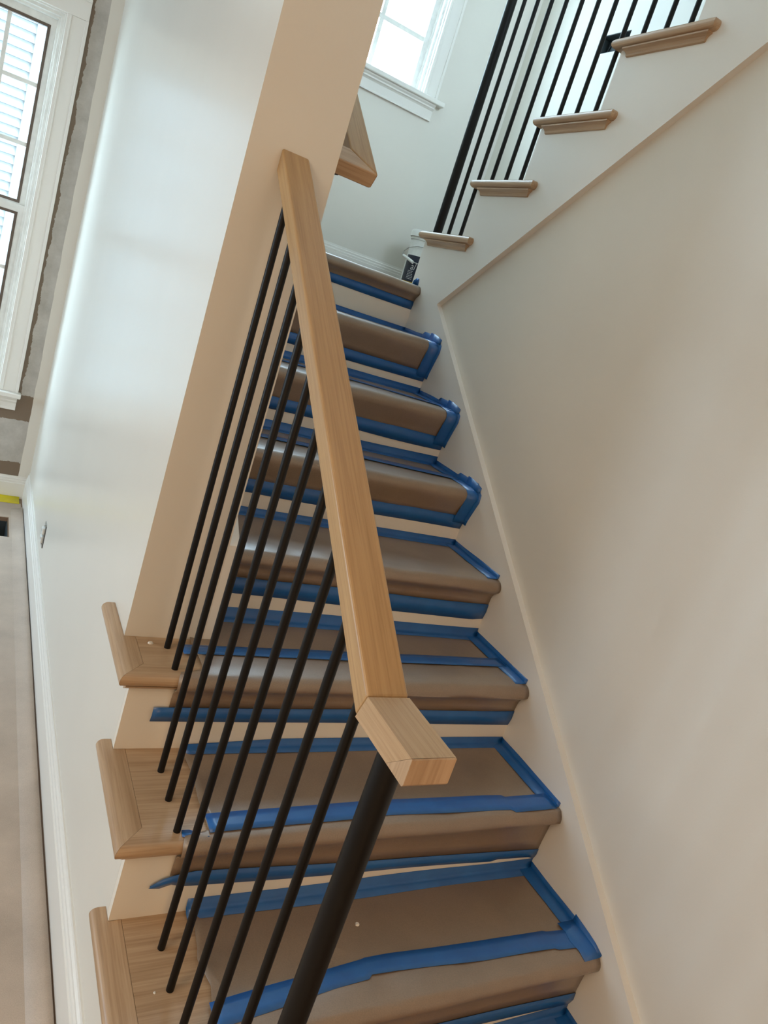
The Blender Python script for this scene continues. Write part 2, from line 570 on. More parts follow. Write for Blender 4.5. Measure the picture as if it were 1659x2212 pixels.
def window(name, op, cas, casing_w, meet, cols, rows_u, rows_l, stool_tip, stool_z, apron_b):
    x0, x1, z0, z1 = op
    root = empty(name, ((x0 + x1) / 2, YB, z0)); root['kind'] = 'structure'
    # casing: side boards and head, each with a raised back band
    for s in (0, 1):
        a, b = (x0 - casing_w, x0 + 0.006) if s == 0 else (x1 - 0.006, x1 + casing_w)
        mm = MB().box(a, b, YB - 0.017, YB, z0, z1 - 0.0063)
        ob = (a, a + 0.014) if s == 0 else (b - 0.014, b)
        mm.box(ob[0], ob[1], YB - 0.026, YB - 0.017, z0, z1 - 0.0063)
        ib = (b - 0.020, b - 0.012) if s == 0 else (a + 0.012, a + 0.020)
        mm.box(ib[0], ib[1], YB - 0.020, YB - 0.017, z0, z1 - 0.0063)
        bevel(mm.obj('casing', M_trim, root), 0.002)
    mm = MB().box(x0 - casing_w, x1 + casing_w, YB - 0.017, YB, z1 - 0.006, z1 + casing_w)
    mm.box(x0 - casing_w, x1 + casing_w, YB - 0.026, YB - 0.017, z1 + casing_w - 0.014, z1 + casing_w)
    bevel(mm.obj('casing_head', M_trim, root), 0.002)
    # stool and apron
    st = stool_tip
    bevel(MB().box(x0 - casing_w - st, x1 + casing_w + st, YB - 0.055, YB + 0.05, z0 - 0.026, z0).obj('window_stool', M_trim, root), 0.006, 3)
    ap = [(YB, z0 - 0.026), (YB - 0.036, z0 - 0.026), (YB - 0.036, z0 - 0.034), (YB - 0.028, z0 - 0.042), (YB - 0.028, z0 - 0.049), (YB - 0.02, z0 - 0.054), (YB - 0.015, z0 - 0.060), (YB - 0.013, apron_b + 0.012), (YB - 0.018, apron_b + 0.006), (YB - 0.018, apron_b), (YB, apron_b)]
    MB().prism(ap, x0 - casing_w, x1 + casing_w, 'X').obj('apron', M_trim, root)
    # jamb, frame, stops
    MB().ring(x0, x1, z0 - (0.034 if name == 'window_2' else 0), z1, 0.012, YB + 0.0, YB + 0.14).obj('jamb', M_vinyl, root)
    MB().ring(x0 + 0.012, x1 - 0.012, z0 - (0.03 if name == 'window_2' else 0), z1 - 0.012, (0.013,) * 4, YB + 0.02, YB + 0.13).obj('frame_stop', M_vinyl, root)
    MB().ring(x0 + 0.025, x1 - 0.025, z0 + (0.013 if name == 'window_1' else -0.02), z1 - 0.025, (0.010,) * 4, YB + 0.045, YB + 0.13).obj('frame_track', M_vinyl, root)
    X0, X1 = x0 + 0.030, x1 - 0.030
    drop = 0.045 if name == 'window_2' else 0.0
    # two sashes
    for i, (a, b, ya, rows, nm) in enumerate(((meet, z1 - 0.03, YB + 0.085, rows_u, 'sash_upper'), (z0 + 0.015 - drop, meet + 0.03, YB + 0.055, rows_l, 'sash_lower'))):
        w = 0.030 if name == 'window_1' else 0.022
        s = MB().ring(X0, X1, a, b, (w, w, 0.036, 0.036), ya, ya + 0.028).obj(nm, M_vinyl, root)
        g = MB().ring(X0 + w, X1 - w, a + 0.036, b - 0.036, (0.013,) * 4, ya - 0.002, ya + 0.024).obj('gasket', M_gasket if name == 'window_1' else M_vinyl, s)
        gx0, gx1, gz0, gz1 = X0 + w, X1 - w, a + 0.036, b - 0.036
        MB().box(gx0, gx1, ya + 0.012, ya + 0.016, gz0, gz1).obj('pane', M_glass, s)
        mw = 0.009 if name == 'window_1' else 0.012
        for c in range(1, cols):
            xx = gx0 + (gx1 - gx0) * c / cols + (0.033 if name == 'window_2' else 0)
            MB().box(xx - mw, xx + mw, ya + 0.006, ya + 0.011, gz0, gz1).obj('muntin', M_vinyl, s)
        for c in range(1, rows):
            zz = gz0 + (gz1 - gz0) * c / rows
            MB().box(gx0, gx1, ya + 0.0045, ya + 0.0105, zz - mw, zz + mw).obj('muntin', M_vinyl, s)
    return root


window('window_1', W1, None, 0.086, ZL - 0.245, 4, 3, 3, 0.014, None, ZL - 1.221)
window('window_2', W2, None, 0.082, ZL + 1.86, 4, 3, 3, 0.045, None, ZL + 0.938)

# ------------------------------------------------------------------ lower flight
stair = empty('staircase', (-0.52, N(9), 0))
tag(stair, 'lower oak stair flight with painted white risers beside the long beige wall', 'staircase')


def nose(y0, zt, back):
    """YZ profile of a tread with a half-round nose at y0"""
    r = TH / 2
    pts = [(back, zt - TH), (back, zt), (y0 + 0.0517, zt)]
    for i in range(9):
        a = math.pi / 2 + math.pi * i / 8
        pts.append((y0 + r + r * math.cos(a), zt - r + r * math.sin(a)))
    pts.append((y0 + 0.0517, zt - TH))
    return pts


for k in range(2, 10):
    back = N(k - 1) + NS
    mt = 0.0517
    if k >= 6:
        y0 = N(k)
        def xl(p, y0=y0):
            return XRET + min(p[0] - y0, mt) + 0.0006
        if k == 6:
            mm = MB()
            pr = nose(y0, Z(k), YWE - 0.0005)
            mm.prism(pr, xl, 0.0)
            mm.box(XI + 0.025, 0.0, YWE - 0.0005, back, Z(k) - TH, Z(k))
        else:
            mm = MB().prism(nose(y0, Z(k), back), xl, 0.0)
        t = mm.obj('tread', M_oakX, stair, smooth=35)
        # return nosing, mitred at the front corner
        rr = TH / 2
        prof = [(XRET + mt, Z(k) - TH), (XRET + mt, Z(k))]
        for i in range(9):
            a = math.pi / 2 + math.pi * i / 8
            prof.append((XRET + rr + rr * math.cos(a), Z(k) - rr + rr * math.sin(a)))
        yin = (YWE - 0.0005) if k == 6 else back - 0.0005
        mm = MB().prism(prof, lambda p, y0=y0: y0 + (p[0] - XRET), yin, 'Y')
        prof2 = [(XL - 0.0005, Z(k) - TH), (XL - 0.0005, Z(k))] + prof[2:]
        mm.prism(prof2, yin, y0 + 0.313, 'Y')
        mm.obj('return_nosing', M_oakY, t, smooth=35)
        # small cove under nose and return
        cv = [(y0 + NS, Z(k) - TH), (y0 + 0.008, Z(k) - TH), (y0 + 0.010, Z(k) - TH - 0.004), (y0 + 0.020, Z(k) - TH - 0.012), (y0 + NS, Z(k) - TH - 0.016)]
        MB().prism(cv, XL - 0.012, -0.90).obj('cove_moulding', M_oakX, stair)
    else:
        MB().prism(nose(N(k), Z(k), back), XI + 0.025, 0.0).obj('tread', M_oakX, stair, smooth=35)
MB().prism(nose(N(1), Z(1), 0.02), XI + 0.025, 0.0).obj('landing_nosing', M_oakX, stair, smooth=35)
for k in range(1, 10):
    x0 = XL if k >= 6 else XI + 0.024
    MB().box(x0, 0.0, N(k) + NS, N(k) + NS + 0.016, max(Z(k + 1), 0.0), Z(k) - TH).obj('riser', M_riser, stair)

# ------------------------------------------------------------------ paper covers and tape


def rnd(a, b): return random.uniform(a, b)


def wav(seed, amp, freq=9.0):
    r = random.Random(seed)
    ph = [(r.uniform(0, 6.28), r.uniform(0.5, 1.6), r.uniform(0.3, 1)) for _ in range(5)]
    return lambda t: amp * sum(w * math.sin(freq * f * t + p) for p, f, w in ph) / 2.2


def lerp(pts, x):
    pts = sorted(pts)
    if x <= pts[0][0]:
        return pts[0][1:]
    for a, b in zip(pts, pts[1:]):
        if x <= b[0]:
            t = (x - a[0]) / max(1e-9, b[0] - a[0])
            return tuple(p + (q - p) * t for p, q in zip(a[1:], b[1:]))
    return pts[-1][1:]


NOSE = [(0.045, 0.0040), (0.038, 0.0039), (0.031, 0.0034), (0.025, 0.0027), (0.019, 0.0023), (0.013, 0.0013), (0.008, -0.0001), (0.003, -0.0034), (-0.001, -0.0082), (-0.0035, -0.0140), (-0.0042, -0.0195)]


def paper_path(k, hang, back, e=0.0012):
    """list of (dY, dZ) along the sheet from the riser over the nose and down the riser below"""
    p = [(back - 0.002, e)]
    n = 8
    for i in range(1, n + 1):
        t = i / n
        p.append((back + (0.052 - back) * t, e + 0.0026 * t * t * t))
    p += NOSE
    if 2 <= k <= 4:                      # folded over flat, straight down to the riser
        for t in (0.2, 0.45, 0.7, 0.9):
            p.append((-0.0042 + (NS + 0.001) * t, -0.0195 + (0.0195 - hang * 0.9) * t))
    else:
        p += [(-0.0030, -0.0240), (0.0015, -0.0290), (0.0080, -0.0335), (NS - 0.010, -TH - 0.0130), (NS - 0.004, -TH - 0.0240)]
        if hang > 0.065:
            p.append((NS - 0.003, -hang * 0.75))
    p.append((NS - 0.0025, -hang))
    return p


def paper_h(dy):
    """height of the sheet above the tread at dy behind the nose"""
    pts = sorted(NOSE + [(0.30, 0.0012), (0.20, 0.0016), (0.12, 0.0024), (0.07, 0.0034)])
    return lerp(pts, dy)[0]


def strip(name, parent, rows, mat=None, thick=0.0008):
    """rows: list of point lists (same length) -> sheet"""
    v = [p for r in rows for p in r]
    n = len(rows[0])
    f = []
    for i in range(len(rows) - 1):
        for j in range(n - 1):
            f.append((i * n + j, i * n + j + 1, (i + 1) * n + j + 1, (i + 1) * n + j))
    return mesh_obj(name, v, f, mat or M_tape, parent, smooth=50, solid=thick)


ordinal = {2: 'first step below the landing', 3: 'second step below the landing', 4: 'third step below the landing',
           5: 'fourth step below the landing', 6: 'step where the beige wall ends', 7: 'step with the torn tape end at left',
           8: 'lowest step shown with its whole top', 9: 'bottom step at the lower picture edge'}
HANG = {1: (0.056, 0.056), 2: (0.10, 0.105), 3: (0.096, 0.098), 4: (0.094, 0.09), 5: (0.075, 0.085), 6: (0.086, 0.09), 7: (0.092, 0.132), 8: (0.10, 0.125), 9: (0.1, 0.1)}
TAPE_F = {1: (0.055, 0.086, 0.055, 0.086), 2: (0.106, 0.139, 0.106, 0.140), 3: (0.090, 0.129, 0.094, 0.132), 4: (0.092, 0.128, 0.088, 0.132), 5: (0.078, 0.120, 0.082, 0.133), 6: (0.089, 0.121, 0.086, 0.128), 7: (0.088, 0.122, 0.133, 0.160), 8: (0.096, 0.130, 0.122, 0.155), 9: (0.1, 0.13, 0.1, 0.13)}
TAPE_B = {2: 0.020, 3: 0.026, 4: 0.030, 5: 0.021, 6: 0.031, 7: 0.022, 8: 0.033, 9: 0.03}
MID = {8: [(-0.90, 0.030, 0.078), (-0.80, 0.040, 0.087), (-0.66, 0.056, 0.100), (-0.585, 0.062, 0.106), (-0.575, 0.070, 0.108), (-0.52, 0.068, 0.108), (-0.3, 0.052, 0.098), (-0.11, 0.046, 0.094), (-0.10, 0.041, 0.090), (-0.02, 0.036, 0.084)],
       7: [(-0.90, 0.019, 0.067), (-0.7, 0.024, 0.073), (-0.5, 0.029, 0.077), (-0.2, 0.020, 0.070), (-0.155, 0.018, 0.068), (-0.145, 0.010, 0.061), (-0.01, 0.013, 0.064)],
       6: [(-0.93, 0.086, 0.126), (-0.77, 0.091, 0.130), (-0.5, 0.093, 0.136), (-0.24, 0.098, 0.141), (-0.01, 0.102, 0.147)],
       4: [(-0.84, 0.13, 0.172), (-0.3, 0.125, 0.169), (-0.01, 0.105, 0.15)],
       3: [(-0.84, 0.14, 0.18), (-0.33, 0.125, 0.168), (-0.01, 0.06, 0.10)],
       9: [(-0.9, 0.05, 0.1), (-0.01, 0.05, 0.1)]}

for k in range(1, 10):
    y0, zt = N(k), Z(k)
    openk = k >= 6
    back = RUN + NS if k > 1 else 1.60
    c = empty('tread_cover', (-0.45, y0, zt)) if k > 1 else empty('landing_cover', (-0.45, y0, zt))
    if k > 1:
        tag(c, 'brown paper with blue tape on the ' + ordinal[k], 'paper cover', 'paper covers taped on the stair treads')
    else:
        tag(c, 'brown paper with blue tape along the edge of the landing', 'paper cover')
    hl, hr = HANG[k]
    nx = 46
    w1 = wav(k * 7 + 1, 0.0022, 14); w2 = wav(k * 7 + 2, 0.003, 11); w3 = wav(k * 11, 0.0035, 9)
    rows = []
    base = paper_path(k, 1.0, back)
    for j in range(nx + 1):
        t = j / nx
        hang = hl + (hr - hl) * t
        pth = paper_path(k, hang, back)
        row = []
        for i, (dy, dz) in enumerate(pth):
            onhang = dz < -0.003
            if openk:
                xl = -0.900 if dy > 0.03 and not onhang else -0.955
                if k == 8 and not onhang:
                    xl = lerp([(0.0, -0.955), (0.03, -0.91), (0.1, -0.885), (0.16, -0.905), (0.2, -0.893), (0.28, -0.88)], dy)[0]
                elif not onhang and dy <= 0.06:
                    xl = lerp([(0.0, -0.956), (0.02, -0.95), (0.028, -0.905), (0.06, -0.90)], dy)[0]
                if k == 9:
                    xl = max(xl, -0.93)
                xl += 0.003 * math.sin(dy * 40 + k)
            else:
                xl = XI + 0.027
            xr = -0.0015
            x = xl + (xr - xl) * t
            ody = odz = 0.0
            if onhang:
                ody = -abs(w2(x)) * (0.7 if dz < -0.06 else (0.3 if dz > -0.02 else 1.0))
                if i == len(pth) - 1:
                    odz = w3(x) * 0.4
                if dz < -0.06:
                    ody *= 0.3
            elif dy < 0.06:
                odz = abs(w1(x)) * 1.2
                ody = -abs(w1(x + 3)) * 0.8
            elif i > 0:
                odz = abs(w1(x * 0.7 + dy * 9)) * 0.6
                if openk and t < 0.02:
                    odz += 0.003
            row.append((x, y0 + dy + ody, zt + dz + odz))
        rows.append(row)
    strip('paper', c, rows, M_paper, 0.0012)

    # tape holding the lower edge of the sheet to the riser
    a0, b0, a1, b1 = TAPE_F[k]
    xs0 = -0.985 if openk else XI + 0.028
    wa, wb = wav(k * 13 + 3, 0.0022, 8), wav(k * 13 + 5, 0.0028, 7)
    rows = []
    npt = 48
    for j in range(npt + 1):
        t = j / npt
        x = xs0 + (-0.001 - xs0) * t
        top = a0 + (a1 - a0) * t - 0.004 + wa(x); bot = b0 + (b1 - b0) * t + wb(x)
        if k == 7 and t < 0.08:                      # torn tongue at the left end
            u = t / 0.08
            bot = 0.120 + 0.004 * math.sin(u * 9)
            top = 0.112 - 0.026 * min(1, u * 1.6) + 0.003 * math.sin(u * 17)
        if k == 7 and 0.86 < t < 0.99:
            bot -= 0.006
        if k == 5 and t > 0.95:
            bot -= 0.012 * (t - 0.95) / 0.05 * 0.5
        yy = y0 + NS - 0.0042
        rows.append([(x, yy - 0.0006, zt - top), (x, yy - 0.001 - abs(wa(x * 2)), zt - (top + bot) / 2), (x, yy + 0.003, zt - bot)])
    strip('tape', c, rows)
    if k == 1:
        continue

    # tape along the back edge: on the sheet and up the riser
    hb = TAPE_B[k]
    xs0 = -0.90 if openk else XI + 0.028
    if k == 6:
        xs0 = XI + 0.026
    wa, wb = wav(k * 17 + 3, 0.0022, 8), wav(k * 17 + 5, 0.002, 9)
    rows = []
    yr = y0 + back
    for j in range(npt + 1):
        t = j / npt
        x = xs0 + (-0.001 - xs0) * t
        h = hb + wa(x); wd = 0.027 + wb(x)
        if k == 8:
            h = 0.030 + 0.0 * t + wa(x)
        if k == 7 and t < 0.25:
            h *= 0.45 + 2.2 * t
        rows.append([(x, yr - 0.0012, zt + h), (x, yr - 0.003, zt + 0.010), (x, yr - 0.009, zt + 0.0045), (x, yr - wd, zt + 0.0036)])
    strip('tape', c, rows)

    # tape along the skirt
    fr = {2: 0.01, 3: 0.02, 4: 0.012, 5: 0.022, 6: 0.020, 7: 0.018, 8: 0.085, 9: 0.02}[k]
    wa, wb = wav(k * 19 + 3, 0.0018, 14), wav(k * 19 + 5, 0.0016, 12)
    rows = []
    for j in range(25):
        t = j / 24
        dy = back - 0.001 + (fr - back) * t
        h = 0.019 + wa(dy * 2); wd = 0.040 + wb(dy * 2)
        if k in (2, 3, 4) and t > 0.55:
            h += 0.010
        rows.append([(-0.0012, y0 + dy, zt + h), (-0.0022, y0 + dy, zt + 0.007), (-0.008, y0 + dy, zt + paper_h(dy) + 0.0042), (-wd, y0 + dy, zt + paper_h(dy) + 0.0034)])
    strip('tape', c, rows)

    # seam tape across the sheet
    if k in MID:
        pts = MID[k]
        xa, xb = pts[0][0], pts[-1][0]
        wa = wav(k * 23, 0.0010, 16)
        rows = []
        xs = sorted(set([xa + (xb - xa) * j / 50 for j in range(51)] + [p[0] for p in pts]))
        for x in xs:
            f0, f1 = lerp(pts, x)
            row = []
            for q_ in (0, 0.33, 0.67, 1):
                d_ = f0 + (f1 - f0) * q_ + (wa(x) if q_ == 0 else wa(x + 5) if q_ == 1 else 0)
                row.append((x, y0 + d_, zt + paper_h(d_) + 0.0040))
            rows.append(row)
        strip('tape', c, rows)
    # pieces that wrap the right end of the nose and the sheet hanging below it
    if k in (2, 3, 4):
        rows = []
        pth = paper_path(k, HANG[k][1] + 0.02, back)
        seq = [p for p in pth if p[0] < 0.05 or p[1] < -0.003]
        for dy, dz in seq:
            g = 0.0035
            off = (-g if dz < -0.004 else 0.0, g if dz > -0.012 else 0.0)
            rows.append([(-0.0012, y0 + dy + off[0] - 0.016, zt + dz + (0.010 if dz > -0.01 else -0.002)), (-0.004, y0 + dy + off[0] - 0.003, zt + dz + off[1]), (-0.042, y0 + dy + off[0], zt + dz + off[1])])
        strip('tape', c, rows)
        # a second bit stuck on the skirt
        rows = []
        for t in (0, 0.33, 0.66, 1):
            dy = 0.075 - 0.085 * t
            rows.append([(-0.0014, y0 + dy, zt + 0.034 - 0.012 * t * t), (-0.0020, y0 + dy, zt + 0.012), (-0.006, y0 + dy, zt + 0.0065)])
        strip('tape', c, rows)
    if k == 8:
        rows = []
        for t in (0, 0.25, 0.5, 0.75, 1.0):
            dy = 0.105 - 0.100 * t
            z_ = zt + paper_h(dy) + 0.0056
            rows.append([(-0.0012, y0 + dy, z_ + 0.018 - 0.010 * t), (-0.004, y0 + dy, z_ + 0.002), (-0.052 + 0.004 * math.sin(9 * t), y0 + dy, z_)])
        strip('tape', c, rows)
    if k == 7:
        rows = [[(-0.952, y0 + 0.019, zt + 0.0012), (-0.950, y0 + 0.036, zt + 0.0012)], [(-0.935, y0 + 0.015, zt + 0.0013), (-0.936, y0 + 0.034, zt + 0.0025)], [(-0.915, y0 + 0.013, zt + 0.0016), (-0.918, y0 + 0.026, zt + 0.0016)], [(-0.902, y0 + 0.012, zt + 0.003), (-0.902, y0 + 0.022, zt + 0.003)]]
        strip('tape', c, rows)

# ------------------------------------------------------------------ lower railing
XB, YB1 = -0.9585, -1.1471
RX0, RX1 = -0.981, -0.925
rail_root = empty('stair_railing', (XB, -2.0, 0))
tag(rail_root, 'oak handrail on slim black metal balusters in front of the papered lower steps', 'railing')
ZT0, YM, ZM = ZL + 0.088, -1.951, ZL - 0.531
sl = (ZT0 - ZM) / (YWE - YM)
HV = 0.0335 / math.cos(math.atan(sl))
def ztop(y): return ZM + sl * (y - YM)
YMB = -1.940
hr = MB().prism([(YWE, ztop(YWE)), (YM, ZM), (YMB, ZM - 0.0335), (YWE, ztop(YWE) - HV)], RX0, RX1).obj('handrail', M_rail, rail_root)
bevel(hr, 0.004, 3)
lv = MB().prism([(YM - 0.0006, ZM), (-2.058, ZM), (-2.022, ZM - 0.0335), (YMB - 0.0006, ZM - 0.0335)], RX0, RX1).obj('level_end', M_railY, hr)

ec = MB().prism([(-2.0583, ZM - 0.0002), (-2.0600, ZM - 0.0010), (-2.0605, ZM - 0.0305), (-2.0585, ZM - 0.0335), (-2.0222, ZM - 0.0335)], RX0, RX1).obj('end_cap', M_oakZ, hr)


def tread_at(y):
    for k in range(2, 10):
        if y >= N(k):
            return Z(k)
    return 0.0


for i in range(10):
    y = YB1 - i * RUN / 3
    z1 = ztop(y) - HV + 0.004
    z0 = tread_at(y) + 0.0004
    mm = MB().tube([(XB, y, z0), (XB, y, z0 + 0.4), (XB, y, z1)], 0.0070, 14)
    mm.obj('baluster', M_black, rail_root, smooth=40)
MB().tube([(XB, -2.0, Z(9) + 0.0004), (XB, -2.0, Z(9) + 0.5), (XB, -2.0, ZM - 0.031)], 0.0167, 28).obj('newel_post', M_black, rail_root, smooth=40)

# ------------------------------------------------------------------ handrail on the stair wall
wr = empty('wall_handrail', (XI, -1.0, ZL))
tag(wr, 'oak wall handrail with mitred lower end beyond the beige wall corner', 'handrail')
c0 = ZL + 0.919
th = math.atan(0.74945)
sy, sz = math.cos(th), math.sin(th)          # along the slope
ny, nz = -math.sin(th), math.cos(th)         # up from the slope
ys, zs = -1.071, c0 + 0.74945 * -1.071


def slope_pt(x, s, n): return (x, ys + sy * s + ny * n, zs + sz * s + nz * n)


def slope_prism(name, plan, n0, n1, mat, parent):
    v = [slope_pt(x, s, n0) for x, s in plan] + [slope_pt(x, s, n1) for x, s in plan]
    n = len(plan)
    f = [tuple(range(n)), tuple(range(2 * n - 1, n - 1, -1))] + [(i, (i + 1) % n, n + (i + 1) % n, n + i) for i in range(n)]
    return mesh_obj(name, v, f, mat, parent)


ra = slope_prism('rail', [(-0.766, 0.0007), (-0.766, 1.9), (-0.821, 1.9), (-0.821, 0.0557)], -0.034, 0, M_rail, wr)
rb = slope_prism('rail_return', [(-0.7665, 0.0), (-0.8215, 0.055), (XI + 0.001, 0.055), (XI + 0.001, 0.0)], -0.034, 0, M_oakX, wr)
bevel(ra, 0.003); bevel(rb, 0.003)
for s in (0.16, 1.3):
    p = Vector(slope_pt(-0.80, s, -0.034))
    br = MB().tube([(XI + 0.0005, p.y, p.z - 0.05), (XI + 0.03, p.y, p.z - 0.05), (XI + 0.055, p.y, p.z - 0.042), (-0.80, p.y, p.z - 0.012), (-0.80, p.y, p.z)], 0.007, 12)
    br.tube([(XI + 0.0005, p.y, p.z - 0.05), (XI + 0.006, p.y, p.z - 0.05)], 0.026, 24)
    br.tube([(-0.80, p.y, p.z - 0.006), (-0.80, p.y, p.z - 0.0005)], 0.018, 16)
    br.obj('bracket', M_black, wr, smooth=40)
# round knob of the lower bracket just under the mitred end
p = Vector(slope_pt(-0.842, 0.03, -0.034))
MB().lathe((p.x, p.y, p.z - 0.016), [(0.0005, -0.0), (0.009, 0.001), (0.0135, 0.005), (0.015, 0.011), (0.015, 0.0165)], 20).obj('bracket_cap', M_black, wr, smooth=60)

# ------------------------------------------------------------------ upper flight
ust = empty('staircase', (0.55, -0.6, ZL))
tag(ust, 'upper stair flight with oak tread ends rising to the right above the wall', 'staircase')


def loft_rect(levels, yb, yf, xin):
    """stack of rectangles grown by 'out' on the -X and both Y sides; levels: (out, z)"""
    v, f = [], []
    for out, z in levels:
        v += [(-out, yb - out, z), (-out, yf + out, z), (xin, yf + out, z), (xin, yb - out, z)]
    n = len(levels)
    for i in range(n - 1):
        for a in range(4):
            b = (a + 1) % 4
            f.append((i * 4 + a, i * 4 + b, i * 4 + 4 + b, i * 4 + 4 + a))
    f.append((0, 1, 2, 3)); f.append(tuple(range(4 * n - 1, 4 * n - 5, -1)))
    m_ = MB(); m_.add(v, f)
    return m_


for k in range(1, 7):
    yk, zk = YU - (k - 1) * RUN, ZL + k * R
    ov, r = 0.024, TH / 2
    lev = [(ov - r + r * math.cos(a), zk - r + r * math.sin(a)) for a in [math.pi / 2 - math.pi * i / 10 for i in range(11)]]
    t = MB().prism([(yk - r - 0.0, zk), (yk - r - 0.0, zk - TH), (yk - RUN - NS, zk - TH), (yk - RUN - NS, zk)], 0.061, XOUT - 0.001).obj('tread', M_oakX, ust)
    e = loft_rect(lev, yk - 0.362 + ov, yk - ov, 0.06 if k < 6 else 0.0195).obj('return_nosing', M_oakY, t, smooth=40)
    cv = [(0.017, zk - TH), (0.017, zk - TH - 0.004), (0.0135, zk - TH - 0.006), (0.0085, zk - TH - 0.010), (0.006, zk - TH - 0.015), (0.005, zk - TH - 0.020), (0.003, zk - TH - 0.022)]
    loft_rect(cv, yk - 0.345 + 0.017, yk - 0.047 - 0.014, 0.0).obj('cove_moulding', M_oakY, t)
for k in range(1, 8):
    yr = YU - (k - 1) * RUN - NS
    MB().box(0.021, XOUT - 0.001, yr - 0.016, yr, ZL + (k - 1) * R, ZL + k * R - TH).obj('riser', M_riser, ust)

urail = empty('stair_railing', (0.0116, 0.03, ZL + R))
tag(urail, 'black metal balusters and newel of the upper flight at top right', 'railing')
XUB = 0.0116
usl = R / RUN
def zur(y): return ZL + R + 0.92 + usl * (YU - y)
for i in range(1, 17):
    y = YU - 0.0745 - i * RUN / 3
    k = 1
    while YU - k * RUN > y:
        k += 1
    z0 = ZL + k * R + 0.0004
    MB().tube([(XUB, y, z0), (XUB, y, z0 + 0.4), (XUB, y, zur(y) - 0.045)], 0.0070, 12).obj('baluster', M_black, urail, smooth=40)
MB().tube([(XUB, YU - 0.0745, ZL + R + 0.0004), (XUB, YU - 0.0745, ZL + 0.6), (XUB, YU - 0.0745, zur(YU - 0.0745) + 0.02)], 0.0167, 28).obj('newel_post', M_black, urail, smooth=40)
y1, y2 = YU - 0.02, YU - 0.0745 - 16.3 * RUN / 3
bevel(MB().prism([(y1, zur(y1)), (y2, zur(y2)), (y2, zur(y2) - 0.045), (y1, zur(y1) - 0.045)], XUB - 0.0275, XUB + 0.0275).obj('handrail', M_rail, urail), 0.004)

# ------------------------------------------------------------------ paint bucket on the landing
bx, by = 0.757, 1.354
bk = empty('paint_bucket', (bx, by, ZLAND + 0.0045))
tag(bk, 'white plastic paint bucket with navy and gold label on the landing', 'bucket')
bc = (bx, by, ZLAND + 0.0045)
MB().lathe(bc, [(0.001, 0.0), (0.132, 0.0), (0.138, 0.006), (0.148, 0.29), (0.153, 0.292), (0.153, 0.302), (0.149, 0.304), (0.149, 0.318), (0.001, 0.318)], 48).obj('body', M_bucket, bk, smooth=40)
MB().lathe(bc, [(0.150, 0.306), (0.160, 0.307), (0.161, 0.335), (0.158, 0.343), (0.150, 0.345), (0.144, 0.338), (0.02, 0.337), (0.001, 0.337)], 48).obj('lid', M_bucket, bk, smooth=40)


def rad(z): return 0.138 + (z - 0.006) / 0.284 * 0.010


amid = math.atan2(-0.878, -0.479)
lab = MB().lathe(bc, [(rad(0.062) + 0.0006, 0.062), (rad(0.205) + 0.0006, 0.205)], 28, amid - 1.25, amid + 1.25).obj('label', M_navy, bk, smooth=60)
MB().lathe(bc, [(rad(0.045) + 0.0007, 0.045), (rad(0.062) + 0.0007, 0.062)], 28, amid - 1.25, amid + 1.25).obj('label_stripe', M_gold, bk, smooth=60)


def on_bucket(u, z, e=0.0012):
    """u: distance along the label from its left edge (seen from the stairs)"""
    rr = rad(z) + e
    a = amid - 1.25 + u / rr
    return (bx + rr * math.cos(a), by + rr * math.sin(a), bc[2] + z)


fc = bpy.data.curves.new('label_word', 'FONT')
fc.body = 'al'; fc.size = 0.055; fc.shear = 0.25
fo = bpy.data.objects.new('label_word', fc); COL.objects.link(fo)
dg = bpy.context.evaluated_depsgraph_get()
me = bpy.data.meshes.new_from_object(fo.evaluated_get(dg))
vv = [on_bucket(0.062 + v.co.x, 0.128 + v.co.y) for v in me.vertices]
ff = [tuple(p.vertices) for p in me.polygons]
bpy.data.objects.remove(fo); bpy.data.curves.remove(fc)
mesh_obj('label_word', vv, ff, M_labelwhite, lab)
mm = MB()
r_ = random.Random(3)
for row in range(6):
    z = 0.118 - row * 0.0085
    u = 0.050
    while u < 0.085 + 0.01 * r_.random():
        L = r_.uniform(0.004, 0.011)
        mm.add([on_bucket(u, z), on_bucket(u + L, z), on_bucket(u + L, z + 0.0035), on_bucket(u, z + 0.0035)], [(0, 1, 2, 3)])
        u += L + 0.003
mm.obj('label_small_print', M_labelwhite, lab)
uR = Vector((0.878, -0.479, 0)); uC = Vector((-0.479, -0.878, 0))
def bp(u, w, z): return Vector(bc) + uR * u + uC * w + Vector((0, 0, z))
MB().tube([bp(0.02, 0.158, 0.262), bp(-0.04, 0.152, 0.262), bp(-0.10, 0.122, 0.255), bp(-0.145, 0.085, 0.238), bp(-0.165, 0.062, 0.215), bp(-0.170, 0.060, 0.195), bp(-0.160, 0.075, 0.188), bp(-0.10, 0.125, 0.166), bp(-0.08, 0.138, 0.166), bp(0.0, 0.158, 0.158), bp(0.09, 0.13, 0.175), bp(0.148, 0.06, 0.235)], 0.0022, 8).obj('bail', M_steel, bk, smooth=60)
MB().tube([bp(-0.162, 0.075, 0.188), bp(-0.13, 0.103, 0.178), bp(-0.098, 0.130, 0.165)], 0.0085, 14).obj('grip', M_bucket, bk, smooth=60)
# scrap of blue tape beside the bucket
o = strip('tape_scrap', None, [[(-0.016, 0.05, ZLAND + 0.004), (-0.014, 0.05, ZLAND + 0.02)], [(-0.004, 0.047, ZLAND + 0.006), (-0.003, 0.05, ZLAND + 0.032)], [(-0.001, 0.03, ZLAND + 0.006), (-0.001, 0.035, ZLAND + 0.030)]])
tag(o, 'small scrap of blue tape stuck at the landing corner beside the bucket', 'tape')

